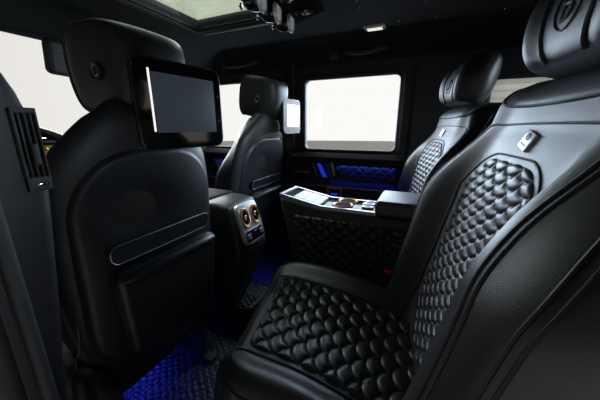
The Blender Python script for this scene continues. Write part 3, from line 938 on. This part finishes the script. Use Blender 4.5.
    loop = [tuple(Vector(rings[k][19]) + Vector((0, 0.001, 0))) for k in range(2, 29)]
    MB().tube(loop, 0.0045, 8).build('piping', LEATHER_F, hd)
    Mh = Matrix.Translation((-0.622, FY + 0.036 - 0.102, 0.962)) @ Euler((R(90), 0, 0)).to_matrix().to_4x4()
    em_ = MB().lathe([(0.0, 0.004), (0.009, 0.004), (0.0105, 0.0025), (0.012, 0.004), (0.0155, 0.006), (0.018, 0.004), (0.018, -0.01), (0.0, -0.01)], 32, Mh).build('headrest_button', PLASTIC, hd)
    MB().tube([Mh @ Vector((0.0105 * math.cos(q), 0.0105 * math.sin(q), 0.0036)) for q in np.linspace(0, 2 * math.pi, 24, endpoint=False)], 0.0012, 6, closed=True).build('button_ring', SILVER, em_)
    # hinge cover, cushion and base
    rings = []
    for k in range(13):
        a = math.pi * k / 12
        r_ = max(0.04, math.sin(a)) ** 0.6
        rings.append([(-0.625 + 0.062 * r_ * math.cos(q), FY - 0.190 + 0.035 * -math.cos(a), 0.225 + 0.105 * r_ * math.sin(q) - 0.02 * math.cos(q) * r_) for q in np.linspace(0, 2 * math.pi, 28, endpoint=False)])
    MB().loft(rings).build('hinge_cover', LEATHER_F, fs_, sharp=60)
    rings = []
    for x, w, zt in ((-1.12, 0.17, 0.33), (-1.11, 0.20, 0.37), (-1.06, 0.225, 0.395), (-0.95, 0.235, 0.385), (-0.80, 0.235, 0.36), (-0.70, 0.23, 0.345), (-0.66, 0.20, 0.33)):
        ring = []
        for k in range(40):
            q = 2 * math.pi * k / 40
            ca, sa = math.cos(q), math.sin(q)
            py = math.copysign(abs(ca) ** 0.6, ca); pz = math.copysign(abs(sa) ** 0.6, sa)
            ring.append((x, FY + py * w, zt - 0.09 + pz * 0.08 + 0.02 * abs(py) ** 4 * (pz > 0)))
        rings.append(ring)
    MB().loft(rings).build('seat_cushion', LEATHER_F, fs_, sharp=60)
    ba = MB()
    ba.box((-1.05, FY - 0.20, 0.15), (-0.70, FY + 0.20, 0.24), 0.02)
    ba.build('seat_base', PLASTIC, fs_)
    for s in (-0.17, 0.17):
        ra = MB().box((-1.10, FY + s - 0.018, 0.0), (-0.62, FY + s + 0.018, 0.03), 0.004)
        ra.box((-0.70, FY + s - 0.012, 0.03), (-0.66, FY + s + 0.012, 0.20), 0.004); ra.box((-1.05, FY + s - 0.012, 0.03), (-1.01, FY + s + 0.012, 0.20), 0.004)
        ra.build('seat_rail', TRIM, fs_)
    lm = MB().tube([(-0.80, FY - 0.16, 0.145), (-0.80, FY + 0.10, 0.145)], 0.006, 8).build('footwell_light', BLUE, fs_)
    return fs_
def rings_fix(r_): return r_
fseat = make_front()
fseat2 = copy_tree(fseat)
fseat2.scale = (1, 1, 1.03); fseat2.location = (-0.885, 1.185, 0.0); fseat2.rotation_euler = (0, R(8.5), 0)
fseat2['label'] = 'far black leather front seat with its headrest against the far front window'

# headrest monitors
def monitor(name, label, center, w, h, th, yaw, tilt, bez, disp, strip, post_to, dots=True):
    t = thing(name, center, label, 'monitor', 'rear seat monitors')
    M = Matrix.Translation(center) @ Euler((0, R(tilt), R(yaw))).to_matrix().to_4x4()
    # local: x out of the screen, y across, z up
    rings = []
    rad = 0.022
    for (dx, ins) in ((-th, 0.006), (-th + 0.004, 0.0), (-0.003, 0.0), (0, 0.003)):
        ring = []
        for cy, cz_, a0 in ((w / 2 - rad, h / 2 - rad, 0), (-w / 2 + rad, h / 2 - rad, 90), (-w / 2 + rad, -h / 2 + rad, 180), (w / 2 - rad, -h / 2 + rad, 270)):
            for k in range(7):
                a = R(a0 + 15 * k)
                ring.append(M @ Vector((dx, cy + (rad - ins) * math.cos(a), cz_ + (rad - ins) * math.sin(a))))
        rings.append(ring)
    hs = MB().loft(rings).build('monitor_housing', bez, t, sharp=40)
    ed = [M @ (M.inverted() @ Vector(p) + Vector((0.0005, 0, 0))) for p in rings[2]]
    MB().tube(ed, 0.0016, 6, closed=True).build('edge_band', SILVER if bez is not GLOSS else SHELL, hs)
    dx0, dx1, dz0, dz1 = -w / 2 + w * 0.175, w / 2 - w * 0.10, -h / 2 + h * 0.19, h / 2 - h * 0.145
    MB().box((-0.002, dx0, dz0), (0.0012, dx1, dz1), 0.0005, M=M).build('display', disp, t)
    if strip:
        MB().box((-0.001, dx0 - 0.0075, dz0 + 0.002), (0.0022, dx0 - 0.0035, dz1 + 0.006), 0.001, M=M).build('glint_strip', WHITE_GLARE, t)  # silver strip, its white glint painted in by emission
    if dots:
        for (yy, zz) in ((-w / 2 + 0.018, 0.045), (-w / 2 + 0.018, -0.012), (w / 2 - 0.010, 0.03), (w / 2 - 0.010, -0.03)):
            MB().lathe([(0, 0.0012), (0.0015, 0.0012), (0.0018, 0), (0, 0)], 10, M @ Matrix.Translation((0, yy, zz)) @ Euler((0, R(90), 0)).to_matrix().to_4x4()).build('touch_button', SILVER, t)
    a = M @ Vector((-th, 0, 0))
    MB().tube([a, (a + Vector(post_to)) / 2 + Vector((0, 0, -0.005)), Vector(post_to)], 0.014, 10).build('bracket', PLASTIC, t)
    return t
monitor('headrest_monitor', 'large black monitor on the near front headrest, slate reflection painted on its screen', (-0.522, 0.503, 0.8975), 0.219, 0.188, 0.018, -10, 0, GLOSS, SLATE_GLARE, True, (-0.556, 0.47, 0.90))
monitor('headrest_monitor', 'small silver framed monitor beside the far front headrest, white window reflection painted on its screen', (-0.628, 1.315, 0.905), 0.180, 0.165, 0.028, -3, 0, SILVER_D, WHITE_GLARE, False, (-0.69, 1.22, 0.90), dots=False)

# ================================================================== FRONT CONSOLE END WITH VENTS
fc_ = thing('vent_console', (-0.66, 0.80, 0.1), 'end of the front armrest console with two copper ringed air vents', 'console')
prof = [(-0.60, 0.583), (-0.565, 0.50), (-0.545, 0.40), (-0.635, 0.18), (-0.68, 0.10), (-1.3, 0.10), (-1.3, 0.575), (-0.66, 0.59)]
b = MB(); bmx = bmesh.new()
vs_ = [bmx.verts.new((p[0], 0.715, p[1])) for p in prof]
fcx = bmx.faces.new(vs_)
ex = bmesh.ops.extrude_face_region(bmx, geom=[fcx])
for v in [g_ for g_ in ex['geom'] if isinstance(g_, bmesh.types.BMVert)]: v.co.y = 0.895
bmesh.ops.bevel(bmx, geom=bmx.edges[:], offset=0.016, segments=3, affect='EDGES', profile=0.5)
for i, v in enumerate(bmx.verts): v.index = i
b.add([v.co for v in bmx.verts], [[v.index for v in f_.verts] for f_ in bmx.faces]); bmx.free()
b.build('console_body', PLASTIC, fc_)
MB().box((-1.12, 0.705, 0.560), (-0.70, 0.905, 0.596), 0.02, 4).build('armrest', ARM, fc_)
# face plane between (-0.60,.60) and (-0.545,.40): local frame
fa = Vector((-0.557, 0.800, 0.505)); dz_ = Vector((-0.06, 0, 0.20)).normalized(); dy_ = Vector((0, 1, 0)); dn_ = Vector((0.20, 0, 0.06)).normalized()
Mv = Matrix.Identity(4)
for i in range(3): Mv[i][0] = dy_[i]; Mv[i][1] = dz_[i]; Mv[i][2] = dn_[i]; Mv[i][3] = (fa + Vector((-0.012, 0, 0.0)))[i]
def rr2(hu, hv, rad, z, cu=0, cv=0):
    pts = []
    for cx, cy, a0 in ((cu + hu - rad, cv + hv - rad, 0), (cu - hu + rad, cv + hv - rad, 90), (cu - hu + rad, cv - hv + rad, 180), (cu + hu - rad, cv - hv + rad, 270)):
        for k in range(7):
            a = R(a0 + 15 * k)
            pts.append((cx + rad * math.cos(a), cy + rad * math.sin(a), z))
    return pts
MB().loft([rr2(0.062, 0.076, 0.022, 0.0), rr2(0.062, 0.076, 0.022, 0.012), rr2(0.058, 0.072, 0.020, 0.016)], M=Mv).build('vent_bezel', BADGE, fc_)
MB().loft([rr2(0.052, 0.020, 0.010, 0.014, 0, -0.046), rr2(0.052, 0.020, 0.010, 0.0175, 0, -0.046)], M=Mv).build('switch_panel', GLOSS, fc_)
for u in (-0.040, 0.040):
    s_ = MB().box((u - 0.011, -0.056, 0.0165), (u + 0.011, -0.036, 0.0205), 0.002, M=Mv).build('rocker_switch', SILVER, fc_)
MB().box((-0.018, -0.058, 0.0165), (0.018, -0.034, 0.0195), 0.002, M=Mv).build('display_window', GLOSS, fc_)
for u in (-0.030, 0.030):
    Mq = Mv @ Matrix.Translation((u, 0.024, 0.0)) @ Matrix.Diagonal((0.86, 1.2, 1, 1))
    v_ = MB().lathe([(0, 0.0165), (0.026, 0.0165), (0.026, 0.014), (0, 0.014)], 32, Mq).build('air_vent', GLOSS, fc_)
    MB().lathe([(0.0225, 0.016), (0.031, 0.016), (0.031, 0.0185), (0.028, 0.022), (0.0225, 0.020)], 36, Mq, closed=True).build('copper_ring', COPPER, v_)
    MB().lathe([(0.0, 0.027), (0.006, 0.026), (0.009, 0.022), (0.009, 0.016), (0, 0.016)], 20, Mq).build('vent_knob', CHROME, v_)

# ================================================================== PILLAR AIR VENT
pv = thing('pillar_vent', (-0.535, 0.19, 0.76), 'tall black air vent with vertical slats on the near door pillar', 'air vent')
XV = -0.533
def vbox(y0, y1, z0, z1, x0, x1, bev, sh=0.0):
    return MB().box((x0, y0, z0), (x1, y1, z1), bev)
fm = MB()
VY0, VY1, VZ0, VZ1 = 0.195, 0.2245, 0.756, 0.878
fm.box((XV - 0.004, VY0, VZ0), (XV + 0.006, VY0 + 0.004, VZ1), 0.0015)
fm.box((XV - 0.004, VY1 - 0.003, VZ0), (XV + 0.006, VY1, VZ1), 0.0015)
fm.box((XV - 0.004, VY0, VZ1 - 0.008), (XV + 0.006, VY1, VZ1), 0.002)
fm.box((XV - 0.004, VY0, VZ0), (XV + 0.006, VY1, VZ0 + 0.022), 0.003)
fm.build('vent_frame', TRIM, pv)
MB().box((XV - 0.003, VY0 + 0.003, VZ0 + 0.02), (XV - 0.001, VY1 - 0.003, VZ1 - 0.006)).build('vent_recess', GLOSS, pv)
for k in range(3):
    y = VY0 + 0.0075 + k * 0.0070
    MB().box((XV - 0.002, y, VZ0 + 0.021), (XV + 0.004, y + 0.0025, VZ1 - 0.007), 0.0008).build('slat', TRIM, pv)
MB().box((XV + 0.002, VY0 + 0.0130, 0.795), (XV + 0.010, VY0 + 0.0210, 0.828), 0.004, 3).build('thumb_tab', TRIM, pv)
MB().box((XV + 0.004, VY0 + 0.010, VZ0 + 0.008), (XV + 0.008, VY0 + 0.025, VZ0 + 0.013), 0.002).build('chrome_plate', CHROME, pv)

# ================================================================== FLOOR MATS
def quilt_mat(name, label, x0, x1, y0, y1, z, nx, ny_, w=0.034):
    def f_(U, V, D):
        return stack(U, V, z + 0.004 + sm(0, -0.012, D) * (0.002 + 0.0075 * diamond(U, V, w, 0.8)))
    cxm, cym = (x0 + x1) / 2, (y0 + y1) / 2
    t = thing(name, (cxm, cym, z), label, 'floor mat', 'quilted floor mats')
    panel(nx, ny_, x0, x1, y0, y1, f_, lambda u, v: rrect(u, v, cxm, cym, (x1 - x0) / 2 - .002, (y1 - y0) / 2 - .002, 0.02)).build('quilted_top', MAT_L, t)
    MB().add([(p[0], p[1], z + 0.0005) for p in rr2((x1 - x0) / 2, (y1 - y0) / 2, 0.02, 0, cxm, cym)] + [(p[0], p[1], z + 0.006) for p in rr2((x1 - x0) / 2, (y1 - y0) / 2, 0.02, 0, cxm, cym)],
             [tuple(range(28))[::-1]] + [(i, (i + 1) % 28, 28 + (i + 1) % 28, 28 + i) for i in range(28)]).build('mat_backing', CARPET, t)
    MB().tube([(p[0], p[1], z + 0.006) for p in rr2((x1 - x0) / 2, (y1 - y0) / 2, 0.02, 0, cxm, cym)], 0.003, 6, closed=True).build('bound_edge', TRIM, t)
    return t
quilt_mat('floor_mat', 'quilted black mat glowing blue under the near front seat', -1.02, -0.42, 0.30, 0.735, 0.0, 170, 130)
quilt_mat('floor_mat', 'quilted black mat over the raised middle of the floor', -0.94, -0.585, 0.80, 0.99, 0.105, 110, 60)
quilt_mat('floor_mat', 'quilted black mat in the far footwell behind the vent console', -1.02, -0.42, 1.06, 1.45, 0.0, 150, 100)
# blue foot lights in the far footwell
t = thing('footwell_lamp', (-0.70, 1.02, 0.07), 'small blue lamp low in the far footwell', 'lamp')
MB().box((-0.80, 1.045, 0.03), (-0.70, 1.055, 0.045), 0.003).build('lamp_lens', BLUE, t)

def spot(name, loc, power, color, size, parent=None):
    d = bpy.data.lights.new(name, 'AREA'); d.energy = power; d.color = color; d.size = size; d.shape = 'DISK'
    o_ = bpy.data.objects.new(name, d); COL.objects.link(o_); o_.location = loc
    return o_
spot('footwell_glow', (-0.84, 0.44, 0.142), 0.5, (0.03, 0.05, 1.0), 0.10)
spot('footwell_glow_far', (-0.80, 1.22, 0.142), 0.08, (0.03, 0.05, 1.0), 0.10)

dg = spot('door_glow', (-0.27, WF - 0.052, 0.648), 0.26, (0.05, 0.08, 1.0), 0.30)
dg.data.shape = 'RECTANGLE'; dg.data.size_y = 0.008
dg = spot('front_door_glow', (-1.15, WF - 0.052, 0.648), 0.2, (0.05, 0.08, 1.0), 0.25)
dg.data.shape = 'RECTANGLE'; dg.data.size_y = 0.008

# thin cable by the near seat
cb_ = MB().tube([(-0.56, 0.222, 0.49), (-0.56, 0.220, 0.455), (-0.56, 0.215, 0.435), (-0.558, 0.206, 0.420), (-0.552, 0.20, 0.41)], 0.0013, 6).build('cable', THREAD_L)
tag(cb_, 'thin pale cable hanging between the door pillar and near front seat', 'cable')

# ================================================================== CEILING FITTINGS
oc = thing('overhead_console', (-0.55, 0.85, CEIL), 'glossy black overhead panel with three chrome ringed spot lamps', 'overhead console')
MB().add([(-0.60, 0.30, CEIL - 0.003), (-0.575, 0.30, CEIL - 0.045), (-0.44, 0.30, CEIL - 0.03), (-0.37, 0.30, CEIL - 0.003),
          (-0.60, 1.17, CEIL - 0.003), (-0.575, 1.13, CEIL - 0.045), (-0.47, 1.10, CEIL - 0.03), (-0.39, 1.12, CEIL - 0.003)],
         [(0, 1, 2, 3), (4, 7, 6, 5), (0, 4, 5, 1), (1, 5, 6, 2), (2, 6, 7, 3), (3, 7, 4, 0)]).build('panel_body', DARK, oc)
for k, y in enumerate((0.83, 0.93, 1.035)):
    Ml = Matrix.Translation((-0.525, y, CEIL - 0.055)) @ Euler((0, R(90), R(9))).to_matrix().to_4x4()
    lp = MB().lathe([(0.0, -0.035), (0.016, -0.032), (0.026, -0.018), (0.029, 0.0), (0.029, 0.022), (0.026, 0.026), (0.0, 0.026)], 32, Ml).build('spot_lamp', GLOSS, oc)
    MB().lathe([(0.024, 0.020), (0.032, 0.020), (0.034, 0.025), (0.032, 0.031), (0.026, 0.031), (0.024, 0.026)], 36, Ml, closed=True).build('chrome_ring', RING, lp)
    MB().lathe([(0.0, 0.027), (0.024, 0.027), (0.024, 0.029), (0.0, 0.0305)], 28, Ml).build('lamp_lens', LENS_GLINT, lp)
    MB().lathe([(0.0, -0.039), (0.008, -0.038), (0.011, -0.034), (0.0, -0.03)], 20, Matrix.Translation((-0.005, -0.012, -0.014)) @ Ml).build('lamp_tip', CHROME, lp)
for (x, y) in ((-0.44, 0.90), (-0.44, 1.02)):
    MB().lathe([(0.0, -0.010), (0.020, -0.008), (0.026, 0.0), (0.0, 0.002)], 28, Matrix.Translation((x, y, CEIL - 0.035)) @ Matrix.Diagonal((1.3, 0.7, 1, 1))).build('oval_button', GLOSS, oc)

dl = thing('dome_light', (-0.245, 1.315, CEIL), 'small lit rectangular lamp in the ceiling above the far window', 'ceiling light')
fr = MB()
LX, LY = -0.248, 1.375
fr.box((LX - 0.046, LY - 0.026, CEIL - 0.010), (LX + 0.046, LY + 0.026, CEIL + 0.002), 0.004)
fr.build('lamp_frame', FRAME_W, dl)
MB().box((LX - 0.033, LY - 0.016, CEIL - 0.014), (LX + 0.033, LY + 0.016, CEIL - 0.009), 0.003).build('lamp_lens', LENS, dl)
fr2 = MB()
MB().tube([(p[0], p[1], CEIL - 0.0105) for p in rr2(0.035, 0.018, 0.003, 0, LX, LY)], 0.0014, 6, closed=True).build('lens_border', SHELL, dl)

def grab(name, label, xa, xb, y, z):
    t = thing(name, ((xa + xb) / 2, y, z), label, 'grab handle', 'ceiling grab handles')
    L = xb - xa
    MB().tube([(xa, y + 0.03, z + 0.012), (xa + 0.012, y, z + 0.004), (xa + 0.035, y - 0.014, z - 0.012), (xa + L / 2, y - 0.018, z - 0.018), (xb - 0.035, y - 0.014, z - 0.012), (xb - 0.012, y, z + 0.004), (xb, y + 0.03, z + 0.012)], 0.0095, 10).build('handle_bar', TRIM, t)
    for x in (xa, xb):
        MB().box((x - 0.022, y + 0.012, z - 0.008), (x + 0.022, y + 0.036, z + 0.028), 0.006).build('handle_mount', PLASTIC, t)
    return t
grab('grab_handle', 'grab handle above the far rear door window', -0.395, -0.215, 1.455, 1.215)
grab('grab_handle', 'grab handle above the far front door window', -1.16, -0.93, 1.455, 1.215)
ck = thing('coat_hook', (-0.46, 1.47, 1.2), 'small dark coat hook left of the rear grab handle', 'hook')
MB().box((-0.48, 1.45, 1.19), (-0.43, 1.478, 1.235), 0.006).build('hook_plate', PLASTIC, ck)
MB().tube([(-0.455, 1.452, 1.215), (-0.455, 1.435, 1.205), (-0.455, 1.432, 1.192), (-0.455, 1.44, 1.186)], 0.005, 8).build('hook_arm', TRIM, ck)

# rear-view mirror
mi = thing('rear_view_mirror', (-1.33, 0.66, 1.15), 'dark rear view mirror housing hanging below the windscreen header', 'mirror')
Mm = Matrix.Translation((-1.30, 0.690, 1.103)) @ Euler((0, R(6), R(12))).to_matrix().to_4x4()
MB().box((-0.022, -0.080, -0.060), (0.018, 0.16, 0.062), 0.022, 4, M=Mm).build('mirror_housing', TRIM, mi)
MB().box((0.016, -0.066, -0.048), (0.0195, 0.15, 0.048), 0.002, M=Mm).build('mirror_glass', mat('mirror_face', (0.10, 0.095, 0.09), 0.35, metal=0.2), mi)
gr = MB()
for k in range(4): gr.box((0.019, -0.055, -0.022 + k * 0.012), (0.021, -0.012, -0.017 + k * 0.012), M=Mm)
gr.build('sensor_grille', PLASTIC, mi)
MB().tube([(-1.32, 0.76, 1.14), (-1.36, 0.77, 1.20)], 0.016, 10).build('mirror_stem', PLASTIC, mi)

# sun visor
sv = thing('sun_visor', (-1.28, 0.5, 1.22), 'grey green sun visor folded up at the windscreen header', 'sun visor')
MB().add([], []).prism([(-1.345, 1.188), (-1.330, 1.182), (-1.19, 1.262), (-1.185, 1.275), (-1.195, 1.281), (-1.345, 1.206)], 'y', 0.24, 0.74).build('visor_pad', VISOR, sv)
MB().tube([(-1.338, 0.25, 1.196), (-1.338, 0.42, 1.196), (-1.336, 0.46, 1.192), (-1.332, 0.52, 1.19), (-1.338, 0.56, 1.196), (-1.338, 0.73, 1.196)], 0.006, 8).build('visor_edge', TRIM, sv)

# starlight points
star_me = None
pts = []
while len(pts) < 46:
    x = random.uniform(-0.30, 0.42); y = random.uniform(0.55, 1.42)
    if abs(x - LX) < 0.07 and abs(y - LY) < 0.06: continue
    if all((x - a) ** 2 + (y - b_) ** 2 > 0.0012 for a, b_ in pts): pts.append((x, y))
for i, (x, y) in enumerate(pts):
    if star_me is None:
        s0 = MB().lathe([(0.0, -0.0016), (0.0011, -0.0011), (0.0016, 0.0), (0.0, 0.001)], 8).build('star_light', STAR)
        star_me = s0
    else:
        s0 = star_me.copy(); COL.objects.link(s0)
    s0.location = (x, y, CEIL - 0.0005)
    tag(s0, 'tiny warm star light point in the dark ceiling', 'star light', 'star lights in the ceiling')

# parts that look different from the rest of their thing
for o in list(SC.objects):
    base = o.name.split('.')[0]
    lab = {'release_button': 'red release button', 'copper_ring': 'copper ring', 'chrome_ring': 'chrome ring', 'badge': 'silver badge plate',
           'vent_bezel': 'pale metal bezel', 'vent_knob': 'chrome vent knob', 'light_bar': 'blue light bar', 'gold_grille': 'gold mesh grille',
           'tray_rim': 'silver tray rim', 'tray_lid': 'white tray lid', 'glint_strip': 'silver strip with painted white glint', 'chrome_plate': 'small chrome plate'}.get(base)
    if lab and o.parent is not None: o['label'] = lab
